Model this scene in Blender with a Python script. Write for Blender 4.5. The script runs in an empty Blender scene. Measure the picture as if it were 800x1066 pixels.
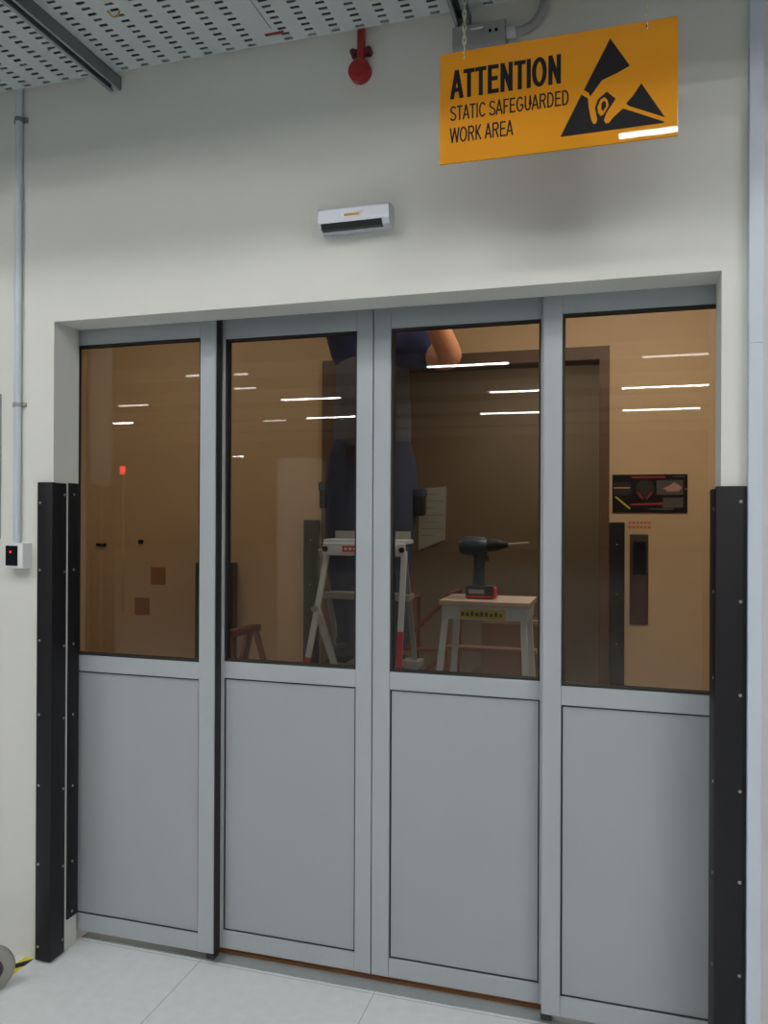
import bpy, bmesh, math, random
from mathutils import Vector, Matrix
from mathutils.geometry import tessellate_polygon
random.seed(7)
S = bpy.context.scene
COL = S.collection

# ------------------------------------------------------------------ helpers
def lin(c):
    c /= 255.0
    return c / 12.92 if c <= 0.04045 else ((c + 0.055) / 1.055) ** 2.4

def rgb(r, g, b):
    return (lin(r), lin(g), lin(b), 1.0)

def mat(name, col, rough=0.5, metal=0.0, var=0.0, scale=8.0, bump=0.0, bscale=120.0, spec=0.5, coat=0.0):
    m = bpy.data.materials.new(name); m.use_nodes = True
    nt = m.node_tree; b = nt.nodes['Principled BSDF']
    b.inputs['Base Color'].default_value = col
    b.inputs['Roughness'].default_value = rough
    b.inputs['Metallic'].default_value = metal
    b.inputs['Specular IOR Level'].default_value = spec
    b.inputs['Coat Weight'].default_value = coat
    tc = nt.nodes.new('ShaderNodeTexCoord')
    if var > 0:
        n = nt.nodes.new('ShaderNodeTexNoise'); n.inputs['Scale'].default_value = scale
        n.inputs['Detail'].default_value = 4
        nt.links.new(tc.outputs['Object'], n.inputs['Vector'])
        mx = nt.nodes.new('ShaderNodeMix'); mx.data_type = 'RGBA'
        mx.inputs[6].default_value = tuple(min(1, c * (1 - var)) for c in col[:3]) + (1,)
        mx.inputs[7].default_value = tuple(min(1, c * (1 + var)) for c in col[:3]) + (1,)
        nt.links.new(n.outputs['Fac'], mx.inputs[0])
        nt.links.new(mx.outputs[2], b.inputs['Base Color'])
    if bump > 0:
        n2 = nt.nodes.new('ShaderNodeTexNoise'); n2.inputs['Scale'].default_value = bscale
        nt.links.new(tc.outputs['Object'], n2.inputs['Vector'])
        bp = nt.nodes.new('ShaderNodeBump'); bp.inputs['Strength'].default_value = bump
        bp.inputs['Distance'].default_value = 0.002
        nt.links.new(n2.outputs['Fac'], bp.inputs['Height'])
        nt.links.new(bp.outputs['Normal'], b.inputs['Normal'])
    return m

def emit(name, col, strength):
    m = bpy.data.materials.new(name); m.use_nodes = True
    b = m.node_tree.nodes['Principled BSDF']
    b.inputs['Base Color'].default_value = col
    b.inputs['Emission Color'].default_value = col
    b.inputs['Emission Strength'].default_value = strength
    return m

def box(bm, x0, x1, y0, y1, z0, z1, bev=0.0):
    r = bmesh.ops.create_cube(bm, size=1.0)
    M = Matrix.Translation(((x0+x1)/2, (y0+y1)/2, (z0+z1)/2)) @ Matrix.Diagonal((abs(x1-x0), abs(y1-y0), abs(z1-z0), 1))
    bmesh.ops.transform(bm, matrix=M, verts=r['verts'])
    if bev > 0:
        es = list({e for v in r['verts'] for e in v.link_edges})
        bmesh.ops.bevel(bm, geom=es, offset=bev, segments=2, affect='EDGES', profile=0.6)

def beam(bm, a, b, w, d, bev=0.0, up=(0, 0, 1)):
    """a square bar from a to b, w across and d in the other direction"""
    a, b = Vector(a), Vector(b); z = (b - a).normalized()
    u = Vector(up)
    if abs(z.dot(u)) > 0.98: u = Vector((0, 1, 0))
    x = u.cross(z).normalized(); y = z.cross(x)
    r = bmesh.ops.create_cube(bm, size=1.0)
    M = Matrix.Translation((a+b)/2) @ Matrix((x, y, z)).transposed().to_4x4() @ Matrix.Diagonal((w, d, (b-a).length, 1))
    bmesh.ops.transform(bm, matrix=M, verts=r['verts'])
    if bev > 0:
        es = list({e for v in r['verts'] for e in v.link_edges})
        bmesh.ops.bevel(bm, geom=es, offset=bev, segments=2, affect='EDGES', profile=0.6)

def rod(bm, a, b, r1, r2=None, seg=20):
    a, b = Vector(a), Vector(b); z = (b - a).normalized()
    r2 = r1 if r2 is None else r2
    q = Vector((0, 0, 1)).rotation_difference(z)
    r = bmesh.ops.create_cone(bm, cap_ends=True, cap_tris=False, segments=seg, radius1=r1, radius2=r2, depth=(b-a).length)
    bmesh.ops.transform(bm, matrix=Matrix.Translation((a+b)/2) @ q.to_matrix().to_4x4(), verts=r['verts'])

def ball(bm, c, r, sc=(1, 1, 1), seg=24):
    o = bmesh.ops.create_uvsphere(bm, u_segments=seg, v_segments=seg//2, radius=r)
    bmesh.ops.transform(bm, matrix=Matrix.Translation(c) @ Matrix.Diagonal((*sc, 1)), verts=o['verts'])

def tube(bm, pts, r, seg=12):
    """a tube swept along a smooth polyline"""
    P = [Vector(p) for p in pts]; rings = []
    prev = None
    for i, p in enumerate(P):
        t = (P[min(i+1, len(P)-1)] - P[max(i-1, 0)]).normalized()
        if prev is None:
            u = Vector((0, 0, 1)) if abs(t.z) < 0.9 else Vector((0, 1, 0))
            prev = (u - t * u.dot(t)).normalized()
        else:
            prev = (prev - t * prev.dot(t)).normalized()
        w = t.cross(prev)
        rings.append([bm.verts.new(p + r*(math.cos(2*math.pi*k/seg)*prev + math.sin(2*math.pi*k/seg)*w)) for k in range(seg)])
    for A, B in zip(rings, rings[1:]):
        for k in range(seg):
            bm.faces.new((A[k], A[(k+1) % seg], B[(k+1) % seg], B[k]))
    bm.faces.new(rings[0][::-1]); bm.faces.new(rings[-1])

def curve_pts(pts, n=8):
    P = [Vector(p) for p in pts]; out = []
    for i in range(len(P)-1):
        p0, p1, p2, p3 = P[max(i-1, 0)], P[i], P[i+1], P[min(i+2, len(P)-1)]
        for k in range(n):
            t = k/n
            out.append(0.5*((2*p1)+(p2-p0)*t+(2*p0-5*p1+4*p2-p3)*t*t+(3*p1-p0-3*p2+p3)*t**3))
    return out + [P[-1]]

def prism(bm, pts, y0, y1):
    """polygon in x/z extruded from y0 (front) to y1"""
    f = [bm.verts.new((x, y0, z)) for x, z in pts]; b = [bm.verts.new((x, y1, z)) for x, z in pts]
    n = len(pts)
    for i in range(n): bm.faces.new((f[i], b[i], b[(i+1) % n], f[(i+1) % n]))
    for tri in tessellate_polygon([[Vector((x, z, 0)) for x, z in pts]]):
        try:
            bm.faces.new([f[i] for i in tri]); bm.faces.new([b[i] for i in reversed(tri)])
        except ValueError: pass

def obj(name, bm, m, parent=None, smooth=False):
    bmesh.ops.recalc_face_normals(bm, faces=bm.faces)
    me = bpy.data.meshes.new(name); bm.to_mesh(me); bm.free()
    if m: me.materials.append(m)
    if smooth:
        for p in me.polygons: p.use_smooth = True
        try: me.set_sharp_from_angle(angle=math.radians(40))
        except Exception: pass
    o = bpy.data.objects.new(name, me); COL.objects.link(o)
    if parent is not None:
        o.parent = parent; bpy.context.view_layer.update()
        o.matrix_parent_inverse = parent.matrix_world.inverted()
    return o

def B(fn, *a, **k):
    bm = bmesh.new(); fn(bm, *a, **k); return bm

def tag(o, label, cat, group=None):
    o['label'] = label; o['category'] = cat
    if group: o['group'] = group
    return o

def thing(name, label, cat, loc=(0, 0, 0), group=None):
    o = bpy.data.objects.new(name, None); COL.objects.link(o); o.location = loc
    o.empty_display_size = 0.05
    tag(o, label, cat, group); bpy.context.view_layer.update()
    return o

def struct(name, bm, m, parent=None):
    o = obj(name, bm, m, parent)
    if parent is None: o['kind'] = 'structure'
    return o

def arc(cx, cy, rx, ry, a0, a1, n=14):
    return [(cx + rx*math.cos(math.radians(a0+(a1-a0)*k/n)), cy + ry*math.sin(math.radians(a0+(a1-a0)*k/n))) for k in range(n+1)]
GLYPH = {   # advance, strokes on a unit-high cell (sans capitals)
 'A': (.66, lambda w: [[(w, 0), (.33, 1)], [(.33, 1), (.66-w, 0)], [(.14, .31), (.52, .31)]]),
 'T': (.60, lambda w: [[(.01, 1-w), (.59, 1-w)], [(.30, 1-w), (.30, 0)]]),
 'E': (.64, lambda w: [[(.08+w, 0), (.08+w, 1)], [(.08, 1-w), (.60, 1-w)], [(.08, .52), (.56, .52)], [(.08, w), (.62, w)]]),
 'F': (.60, lambda w: [[(.08+w, 0), (.08+w, 1)], [(.08, 1-w), (.57, 1-w)], [(.08, .50), (.50, .50)]]),
 'N': (.72, lambda w: [[(.08+w, 0), (.08+w, 1)], [(.08+w, 1-w*.6), (.64-w, w*.6)], [(.64-w, 0), (.64-w, 1)]]),
 'I': (.28, lambda w: [[(.14, 0), (.14, 1)]]),
 'O': (.76, lambda w: [arc(.38, .5, .34-w, .51-w, 0, 360, 32)]),
 'C': (.71, lambda w: [arc(.38, .5, .33-w, .51-w, 38, 322, 26)]),
 'G': (.76, lambda w: [arc(.39, .5, .34-w, .51-w, 40, 318, 26), [(.70-w, .20), (.70-w, .46)], [(.40, .46-w*.4), (.70, .46-w*.4)]]),
 'S': (.65, lambda w: [arc(.325, .745, .255-w*.6, .265-w, 20, 200, 14) + [(.20, .57), (.44, .46)] + arc(.325, .265, .285-w*.6, .275-w, 20, -165, 16)]),
 'U': (.72, lambda w: [[(.08+w, 1), (.08+w, .36)] + arc(.36, .36, .28-w, .37-w, 180, 360, 16) + [(.64-w, .36), (.64-w, 1)]]),
 'R': (.71, lambda w: [[(.08+w, 0), (.08+w, 1)], [(.08, 1-w), (.42, 1-w)] + arc(.42, .735, .24-w, .265-w, 90, -90, 12) + [(.08, .47+w)], [(.38, .47+w), (.67-w, 0)]]),
 'D': (.71, lambda w: [[(.08+w, 0), (.08+w, 1)], [(.08, 1-w), (.34, 1-w)] + arc(.34, .5, .32-w, .5-w, 90, -90, 18) + [(.08, w)]]),
 'W': (.92, lambda w: [[(w, 1), (.23, 0)], [(.23, 0), (.46, 1)], [(.46, 1), (.69, 0)], [(.69, 0), (.92-w, 1)]]),
 'K': (.66, lambda w: [[(.08+w, 0), (.08+w, 1)], [(.08+w, .36), (.60-w, 1)], [(.25, .55), (.64-w, 0)]])}
def text_part(name, text, x0, x1, z0, z1, y, m, parent, w=.05):
    """capitals drawn as flat strokes of half-width w (in cell heights), fitted to the box"""
    h = z1 - z0
    total = sum(GLYPH[c][0] if c != ' ' else .28 for c in text)
    kx = (x1 - x0)/total; bm = bmesh.new(); cx = 0; wx = w*h/kx
    for n, c in enumerate(text):
        if c == ' ': cx += .28; continue
        adv, fn = GLYPH[c]
        for si, st in enumerate(fn(w)):
            P = [Vector((x0 + (cx+p[0])*kx, z0 + p[1]*h)) for p in st]; hw = w*h*.92
            closed = (P[0]-P[-1]).length < 1e-6 and len(P) > 3
            L = []; R = []
            for i, p in enumerate(P):
                a = P[i-1] if i > 0 else (P[-2] if closed else None)
                b = P[i+1] if i < len(P)-1 else (P[1] if closed else None)
                d1 = (p-a).normalized() if a is not None else None
                d2 = (b-p).normalized() if b is not None else None
                if d1 is None: d1 = d2
                if d2 is None: d2 = d1
                t = (d1+d2).normalized(); nn = Vector((-t.y, t.x)); k = hw/max(.5, nn.dot(Vector((-d1.y, d1.x))))
                L.append(p+nn*k); R.append(p-nn*k)
            yy = y - .0006 - .00004*si
            V = [(bm.verts.new((a.x, yy, a.y)), bm.verts.new((b.x, yy, b.y)), bm.verts.new((a.x, y+.0004, a.y)), bm.verts.new((b.x, y+.0004, b.y))) for a, b in zip(L, R)]
            for A, Q in zip(V, V[1:]):
                bm.faces.new((A[0], A[1], Q[1], Q[0])); bm.faces.new((A[0], Q[0], Q[2], A[2])); bm.faces.new((A[1], A[3], Q[3], Q[1]))
            if not closed:
                bm.faces.new((V[0][0], V[0][2], V[0][3], V[0][1])); bm.faces.new((V[-1][0], V[-1][1], V[-1][3], V[-1][2]))
        cx += adv
    return obj(name, bm, m, parent)

def dup_child(o, parent, dloc):
    c = o.copy(); COL.objects.link(c); c.parent = parent
    c.matrix_parent_inverse = o.matrix_parent_inverse.copy()
    c.location = Vector(o.location) + Vector(dloc)
    return c

# ------------------------------------------------------------------ materials
M = {}
M['wall'] = mat('painted_wall', rgb(212, 213, 208), 0.75, var=0.025, scale=1.7, bump=0.08, bscale=160)
M['jamb'] = M['wall']
M['alu'] = mat('grey_powder_coat', rgb(168, 174, 179), 0.38, metal=0.0, var=0.012, scale=30, bump=0.03, bscale=600, spec=0.5)
M['panel'] = mat('grey_door_panel', rgb(163, 167, 171), 0.45, var=0.015, scale=2.0, bump=0.04, bscale=500)
M['gasket'] = mat('black_gasket', rgb(38, 36, 36), 0.6)
M['black'] = mat('black_rubber', rgb(20, 20, 25), 0.5, var=0.10, scale=14, bump=0.08, bscale=150, spec=0.4)
M['screw'] = mat('zinc_screw', rgb(170, 170, 165), 0.35, metal=0.7)
M['galv'] = mat('galvanised_steel', rgb(150, 160, 162), 0.45, metal=0.55, var=0.08, scale=18)
M['tray'] = mat('tray_zinc', rgb(184, 193, 194), 0.5, metal=0.1, var=0.05, scale=9)
M['dark_galv'] = mat('dull_galvanised', rgb(112, 120, 122), 0.5, metal=0.35, var=0.12, scale=22)
M['cable'] = mat('dark_cable', rgb(74, 79, 82), 0.6)
M['red_pipe'] = mat('red_pipe_paint', rgb(150, 26, 30), 0.4, var=0.05)
M['dark_red'] = mat('dark_red_clamp', rgb(88, 24, 34), 0.5)
M['plastic'] = mat('white_plastic', rgb(218, 220, 222), 0.4)
M['greyplastic'] = mat('grey_plastic', rgb(150, 152, 152), 0.5)
M['conduit'] = mat('conduit_pvc', rgb(192, 199, 210), 0.45)
M['trunk'] = mat('trunking_metal', rgb(196, 204, 216), 0.4, var=0.02)
M['face'] = mat('black_gloss', rgb(22, 24, 32), 0.2)
M['orange'] = mat('sign_acrylic', rgb(200, 132, 4), 0.5, var=0.03, scale=14, spec=0.15, coat=0.45)
M['orange'].node_tree.nodes['Principled BSDF'].inputs['Coat Roughness'].default_value = 0.01
M['ink'] = mat('black_vinyl', rgb(20, 19, 22), 0.6, spec=0.2)
M['inkorange'] = mat('orange_vinyl', rgb(200, 132, 4), 0.5, spec=0.15)
M['silver'] = mat('silver_plastic', rgb(200, 204, 214), 0.35, metal=0.25)
M['lens'] = mat('dark_lens', rgb(12, 13, 16), 0.12)
M['amber'] = mat('amber_print', rgb(190, 150, 70), 0.5)
M['led'] = emit('red_led', (1.0, 0.03, 0.04, 1), 1.2)
M['redlamp'] = emit('red_lamp_lens', (1.0, 0.05, 0.04, 1), 9.0)
M['yellow'] = mat('yellow_tape', rgb(214, 200, 40), 0.5)
M['wheel'] = mat('grey_rubber', rgb(146, 146, 138), 0.6)
M['tan'] = mat('tan_board', rgb(198, 174, 138), 0.55, var=0.05, scale=3.0)
M['tan2'] = mat('pale_board', rgb(205, 170, 130), 0.55, var=0.04, scale=3.0)
M['brownwood'] = mat('brown_wood', rgb(150, 100, 62), 0.5, var=0.12, scale=12)
M['darkwood'] = mat('dark_frame', rgb(92, 70, 50), 0.5, var=0.1, scale=10)
M['ladder'] = mat('ladder_aluminium', rgb(208, 224, 232), 0.4, metal=0.2, var=0.03)
M['ladder_grey'] = mat('ladder_grey', rgb(150, 156, 152), 0.5, metal=0.2)
M['red'] = mat('red_plastic', rgb(196, 34, 50), 0.45)
M['drill'] = mat('drill_casing', rgb(44, 60, 72), 0.45)
M['drilldark'] = mat('drill_grip', rgb(24, 26, 30), 0.6)
M['steel'] = mat('bright_steel', rgb(210, 205, 190), 0.3, metal=0.8)
M['skin'] = mat('skin', rgb(204, 146, 114), 0.5, var=0.05, scale=20)
M['navy'] = mat('navy_cloth', rgb(38, 46, 92), 0.85, var=0.18, scale=14, bump=0.4, bscale=60)
M['greyshirt'] = mat('grey_cloth', rgb(92, 96, 110), 0.85, var=0.14, scale=12, bump=0.4, bscale=60)
M['denim'] = mat('dark_denim', rgb(52, 62, 84), 0.9, var=0.2, scale=10, bump=0.5, bscale=70)
M['leather'] = mat('black_leather', rgb(26, 24, 24), 0.5)
M['hair'] = mat('dark_hair', rgb(38, 28, 22), 0.6, bump=0.5, bscale=90)
M['paper'] = mat('paper', rgb(206, 204, 192), 0.7, var=0.04, scale=10)
M['card'] = mat('cardboard', rgb(120, 86, 58), 0.7, var=0.06)
M['rust'] = mat('rust_red_tube', rgb(128, 66, 44), 0.5)
M['cab'] = mat('dark_grey_cabinet', rgb(62, 58, 56), 0.6, var=0.08)
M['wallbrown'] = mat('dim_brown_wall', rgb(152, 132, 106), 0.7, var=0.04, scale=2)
M['tubelight'] = emit('lamp_diffuser', (1.0, 0.99, 0.965, 1), 45.0)
M['lobbylight'] = emit('lobby_diffuser', (1.0, 0.97, 0.92, 1), 16.0)
M['hallceil'] = mat('hall_ceiling', rgb(150, 146, 138), 0.8)
M['hallwall'] = mat('hall_wall', rgb(170, 168, 160), 0.8)
M['beam'] = mat('hall_beam', rgb(222, 220, 214), 0.7)
M['locker'] = mat('pale_locker', rgb(214, 212, 204), 0.5)

# floor tiles: pale vinyl squares 0.61 m with thin joints
def floor_mat():
    m = bpy.data.materials.new('vinyl_tiles'); m.use_nodes = True
    nt = m.node_tree; b = nt.nodes['Principled BSDF']; L = nt.links.new
    tc = nt.nodes.new('ShaderNodeTexCoord'); mp = nt.nodes.new('ShaderNodeMapping')
    mp.inputs['Location'].default_value = (1.345 + 0.0, -2.38 + 0.61*10, 0)
    L(tc.outputs['Object'], mp.inputs['Vector'])
    br = nt.nodes.new('ShaderNodeTexBrick'); br.offset = 0.0; br.squash = 1.0
    br.inputs['Scale'].default_value = 1.0; br.inputs['Brick Width'].default_value = 0.61
    br.inputs['Row Height'].default_value = 0.61; br.inputs['Mortar Size'].default_value = 0.0016
    br.inputs['Mortar Smooth'].default_value = 0.3
    br.inputs['Color1'].default_value = rgb(214, 219, 222); br.inputs['Color2'].default_value = rgb(217, 222, 225)
    br.inputs['Mortar'].default_value = rgb(160, 164, 165)
    L(mp.outputs['Vector'], br.inputs['Vector'])
    n = nt.nodes.new('ShaderNodeTexNoise'); n.inputs['Scale'].default_value = 28; n.inputs['Detail'].default_value = 6
    L(tc.outputs['Object'], n.inputs['Vector'])
    rp = nt.nodes.new('ShaderNodeValToRGB')
    rp.color_ramp.elements[0].position = 0.3; rp.color_ramp.elements[0].color = (0.93, 0.93, 0.93, 1)
    rp.color_ramp.elements[1].position = 0.7; rp.color_ramp.elements[1].color = (1, 1, 1, 1)
    L(n.outputs['Fac'], rp.inputs['Fac'])
    mx = nt.nodes.new('ShaderNodeMix'); mx.data_type = 'RGBA'; mx.blend_type = 'MULTIPLY'; mx.inputs[0].default_value = 1
    L(br.outputs['Color'], mx.inputs[6]); L(rp.outputs['Color'], mx.inputs[7])
    L(mx.outputs[2], b.inputs['Base Color']); b.inputs['Roughness'].default_value = 0.45
    return m
M['floor'] = floor_mat()
M['lobbyfloor'] = mat('lobby_floor', rgb(172, 168, 160), 0.5, var=0.05, scale=6)
M['strip'] = mat('grey_floor_strip', rgb(150, 158, 160), 0.5, var=0.04, scale=20)

def glass_mat():
    m = bpy.data.materials.new('window_glass'); m.use_nodes = True
    nt = m.node_tree; nt.nodes.remove(nt.nodes['Principled BSDF']); out = nt.nodes['Material Output']
    tr = nt.nodes.new('ShaderNodeBsdfTransparent'); tr.inputs['Color'].default_value = (0.83, 0.80, 0.76, 1)
    gl = nt.nodes.new('ShaderNodeBsdfGlossy'); gl.inputs['Roughness'].default_value = 0.012
    fr = nt.nodes.new('ShaderNodeFresnel'); fr.inputs['IOR'].default_value = 1.5
    mx = nt.nodes.new('ShaderNodeMixShader')
    nt.links.new(fr.outputs['Fac'], mx.inputs['Fac'])
    nt.links.new(tr.outputs[0], mx.inputs[1]); nt.links.new(gl.outputs[0], mx.inputs[2])
    nt.links.new(mx.outputs[0], out.inputs['Surface'])
    return m
M['glass'] = glass_mat()

# ------------------------------------------------------------------ the hall (viewer's side)
YW = 2.2335                 # front face of the wall
OX0, OX1, OZ = -1.818, 0.249, 2.136
WT = 0.128                  # depth of the reveal
HZ = 5.3
bm = bmesh.new(); box(bm, -20, 12, -30, 2.46, -0.1, 0.0)
struct('floor', bm, M['floor'])
bm = bmesh.new()
for a in ((-20, OX0, 0, HZ), (OX1, 12, 0, HZ), (OX0, OX1, OZ, HZ)):
    box(bm, a[0], a[1], YW, YW+WT, a[2], a[3])
bmesh.ops.remove_doubles(bm, verts=bm.verts, dist=1e-5)
struct('wall_front', bm, M['wall'])
struct('wall_back', B(box, -20, 12, -30.2, -30, 0, HZ), M['hallwall'])
struct('wall_left', B(box, -20.2, -20, -30, 2.36, 0, HZ), M['hallwall'])
struct('wall_right', B(box, 12, 12.2, -30, 2.36, 0, HZ), M['hallwall'])
struct('ceiling', B(box, -20, 12, -30, 2.36, HZ, HZ+0.15), M['hallceil'])
for i in range(7):
    y = -4.2 - 3.6*i
    struct('trim_%d' % (10+i), B(box, -20, 12, y-0.09, y+0.09, 4.55, 4.85), M['beam'])

# floor strip and timber threshold under the doors
struct('trim_1', B(box, OX0, OX1, 2.392, 2.446, 0.0, 0.004), M['strip'])
struct('trim_2', B(box, -1.95, 0.40, 2.446, 2.545, -0.02, 0.014, 0.002), M['brownwood'])

# ------------------------------------------------------------------ lobby behind the doors and the room beyond it
YI = 4.2
LX0, LX1, LZ = -3.6, 0.62, 2.95
struct('floor_lobby', B(box, LX0, 2.2, 2.545, 7.2, -0.1, 0.0), M['lobbyfloor'])
struct('wall_lobby_front_header', B(box, LX0-.1, LX1+.1, 2.47, 2.55, 2.17, LZ), M['tan'])
struct('wall_lobby_front_left', B(box, LX0-.1, -1.93, 2.47, 2.55, 0, 2.17), M['tan'])
struct('wall_lobby_front_right', B(box, 0.36, LX1+.1, 2.47, 2.55, 0, 2.17), M['tan'])
DX0, DX1, DZ = -1.58, -0.062, 2.345
bm = bmesh.new()
for a in ((LX0, DX0, 0, LZ), (DX1, LX1, 0, LZ), (DX0, DX1, DZ, LZ)):
    box(bm, a[0], a[1], YI, YI+0.12, a[2], a[3])
struct('wall_lobby_back', bm, M['tan'])
struct('wall_lobby_left', B(box, LX0-.1, LX0, 2.47, YI+.12, 0, LZ), M['tan'])
struct('wall_lobby_right', B(box, LX1, LX1+.1, 2.47, YI+.12, 0, LZ), M['tan'])
struct('ceiling_lobby', B(box, LX0, LX1, 2.47, YI+.12, LZ, LZ+.1), M['wallbrown'])
# dark doorway frame
bm = bmesh.new()
box(bm, DX0-.03, DX0+.05, YI-.02, YI+.14, 0, DZ-.055)
box(bm, DX1-.045, DX1+.005, YI-.02, YI+.14, 0, DZ-.055)
box(bm, DX0-.03, DX1+.005, YI-.02, YI+.14, DZ-.055, DZ+.01)
struct('trim_3', bm, M['darkwood'])
struct('wall_beyond_back', B(box, -3.6, 2.2, 7.0, 7.1, 0, LZ), M['wallbrown'])
struct('wall_beyond_left', B(box, -3.7, -3.6, YI+.12, 7.1, 0, LZ), M['wallbrown'])
struct('wall_beyond_right', B(box, 2.2, 2.3, YI+.12, 7.1, 0, LZ), M['wallbrown'])
struct('wall_beyond_front', B(box, LX1+.1, 2.2, YI, YI+.12, 0, LZ), M['wallbrown'])
struct('ceiling_beyond', B(box, -3.6, 2.2, YI+.12, 7.1, LZ, LZ+.1), M['wallbrown'])

# ------------------------------------------------------------------ four door leaves
def door(n, label, x0, x1, sl, sr, y, glass0, glass1):
    """leaf from x0 to x1; sl/sr = inner edges of the stiles"""
    d = thing('door_%d' % n, label, 'door', ((x0+x1)/2, y, 0.036), 'sliding door leaves')
    d['kind'] = 'structure'
    T = 0.042; z0, z1 = 0.037, 2.165
    bv = 0.0025
    obj('stile', B(box, x0, sl, y, y+T, z0, z1, bv), M['alu'], d)
    obj('stile', B(box, sr, x1, y, y+T, z0, z1, bv), M['alu'], d)
    obj('top_rail', B(box, sl, sr, y+.001, y+T, 2.086, z1, bv), M['alu'], d)
    obj('middle_rail', B(box, sl, sr, y+.001, y+T, 0.944, 1.000, bv), M['alu'], d)
    obj('bottom_rail', B(box, sl, sr, y+.001, y+T, z0, 0.0945, bv), M['alu'], d)
    # black glazing gasket round the pane, and the dark bead round the lower panel
    def ring(bm, a, b, c, e, w, ya, yb):
        box(bm, a, a+w, ya, yb, c, e); box(bm, b-w, b, ya, yb, c, e)
        box(bm, a+w, b-w, ya, yb, c, c+w); box(bm, a+w, b-w, ya, yb, e-w, e)
    obj('gasket', B(ring, sl, sr, 1.000, 2.086, 0.0065, y+.006, y+T-.006), M['gasket'], d)
    obj('panel_bead', B(ring, sl, sr, 0.0945, 0.944, 0.005, y+.009, y+T-.006), M['gasket'], d)
    obj('glass_pane', B(box, sl+.006, sr-.006, y+.018, y+.024, 1.005, 2.081), M['glass'], d)
    obj('lower_panel', B(box, sl+.004, sr-.004, y+.010, y+.030, 0.098, 0.940), M['panel'], d)
    return d
YA, YB = 2.3716, 2.4166
d1 = door(1, 'narrow grey sliding door leaf beside the pair of black guards, fixed in front of its neighbour', -1.905, -1.291, -1.850, -1.349, YA, 0, 0)
obj('edge_strip', B(box, -1.2912, -1.2885, YA+.004, YA+.041, 0.04, 2.16), M['gasket'], d1)  # dark strip over the leaf's edge face
obj('floor_guide', B(box, -1.315, -1.286, YA-.002, YA+.03, 0.020, 0.037, .002), M['gasket'], d1)
d2 = door(2, 'middle grey sliding door leaf with the sawhorse and ladder label behind its glass', -1.335, -0.7585, -1.281, -0.8125, YB, 0, 0)
d3 = door(3, 'middle grey sliding door leaf showing the drill on its step stool through the glass', -0.7555, -0.185, -0.699, -0.231, YB, 0, 0)
d4 = door(4, 'grey sliding door leaf in front, beside the single wide black corner guard', -0.2195, 0.335, -0.1655, 0.281, YA, 0, 0)
obj('floor_guide', B(box, -0.221, -0.19, YA-.002, YA+.03, 0.020, 0.037, .002), M['gasket'], d4)

# ------------------------------------------------------------------ black wall guards
def screw_bm(p, n):
    bm = bmesh.new(); p, n = Vector(p), Vector(n)
    rod(bm, p - n*0.004, p + n*0.0018, 0.0050, 0.0042, 14)
    return bm
def screws(g, pts, n):
    first = None
    for q in pts:
        if first is None: first = obj('screw', screw_bm(q, n), M['screw'], g, True); q0 = Vector(q)
        else: dup_child(first, g, Vector(q) - q0)
g = thing('corner_guard', 'tall black rubber corner guard wrapping the left wall edge, next to the card reader', 'wall guard', (-1.84, 2.2185, 0.005))
bm = bmesh.new(); box(bm, -1.870, -1.810, 2.2185, YW, 0.006, 1.600, 0.003); obj('front_plate', bm, M['black'], g, True)
bm = bmesh.new(); box(bm, -1.818, -1.8095, 2.2215, 2.290, 0.006, 1.598, 0.003); obj('return_plate', bm, M['black'], g, True)
screws(g, [(-1.858, 2.2185, z) for z in (1.531, 1.307, 1.072, .825, .589, .327, .052)], (0, -1, 0))
screws(g, [(-1.8095, 2.279, z) for z in (1.559, 1.298, 1.047, .802, .563, .301, .052)], (1, 0, 0))
g = thing('jamb_guard', 'narrow black rubber strip inside the door reveal, stopping short of the floor', 'wall guard', (-1.81, 2.33, 0.106))
bm = bmesh.new(); box(bm, -1.818, -1.8115, 2.307, 2.3605, 0.104, 1.600, 0.002); obj('strip_plate', bm, M['black'], g, True)
screws(g, [(-1.8115, 2.330, z) for z in (1.561, 1.302, 1.046, .803, .557, .297, .125)], (1, 0, 0))
g = thing('corner_guard', 'wide black rubber corner guard beside the pale vertical trunking', 'wall guard', (0.27, 2.2185, 0.005))
bm = bmesh.new(); box(bm, 0.2350, 0.3095, 2.2185, YW, 0.006, 1.575, 0.003); obj('front_plate', bm, M['black'], g, True)
bm = bmesh.new(); box(bm, 0.2350, 0.249, 2.2215, 2.3605, 0.006, 1.570, 0.003); obj('return_plate', bm, M['black'], g, True)
screws(g, [(0.295, 2.2185, z) for z in (1.535, 1.278, 1.038, .792, .559, .320, .08)], (0, -1, 0))
screws(g, [(0.235, 2.258, z) for z in (1.516, 1.299, 1.072, .80, .56, .32, .08)], (-1, 0, 0))

# ------------------------------------------------------------------ cable tray on its channels
TZ = 2.915
def slotted(bm, xs, rows, x0, x1, y0, y1, z, sl=0.027, sw=0.0115):
    """flat sheet with a grid of slots: xs = slot centres in x, rows = slot centres in y"""
    bx = [x0]
    for x in xs: bx += [x-sl/2, x+sl/2]
    bx.append(x1); by = [y0]
    for y in rows: by += [y-sw/2, y+sw/2]
    by.append(y1)
    V = [[bm.verts.new((x, y, z)) for y in by] for x in bx]
    for i in range(len(bx)-1):
        for j in range(len(by)-1):
            if i % 2 == 1 and j % 2 == 1: continue
            bm.faces.new((V[i][j], V[i+1][j], V[i+1][j+1], V[i][j+1]))
TY0, TY1 = 1.45, 2.203
rows = [2.190 - 0.0262*k for k in range(29)]
rows = sorted(r for r in rows if r > TY0+.02 and r < TY1-.006)
tray = thing('cable_tray', 'pale slotted metal cable tray running along the wall overhead', 'cable tray', (-0.8, 1.9, TZ))
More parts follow.
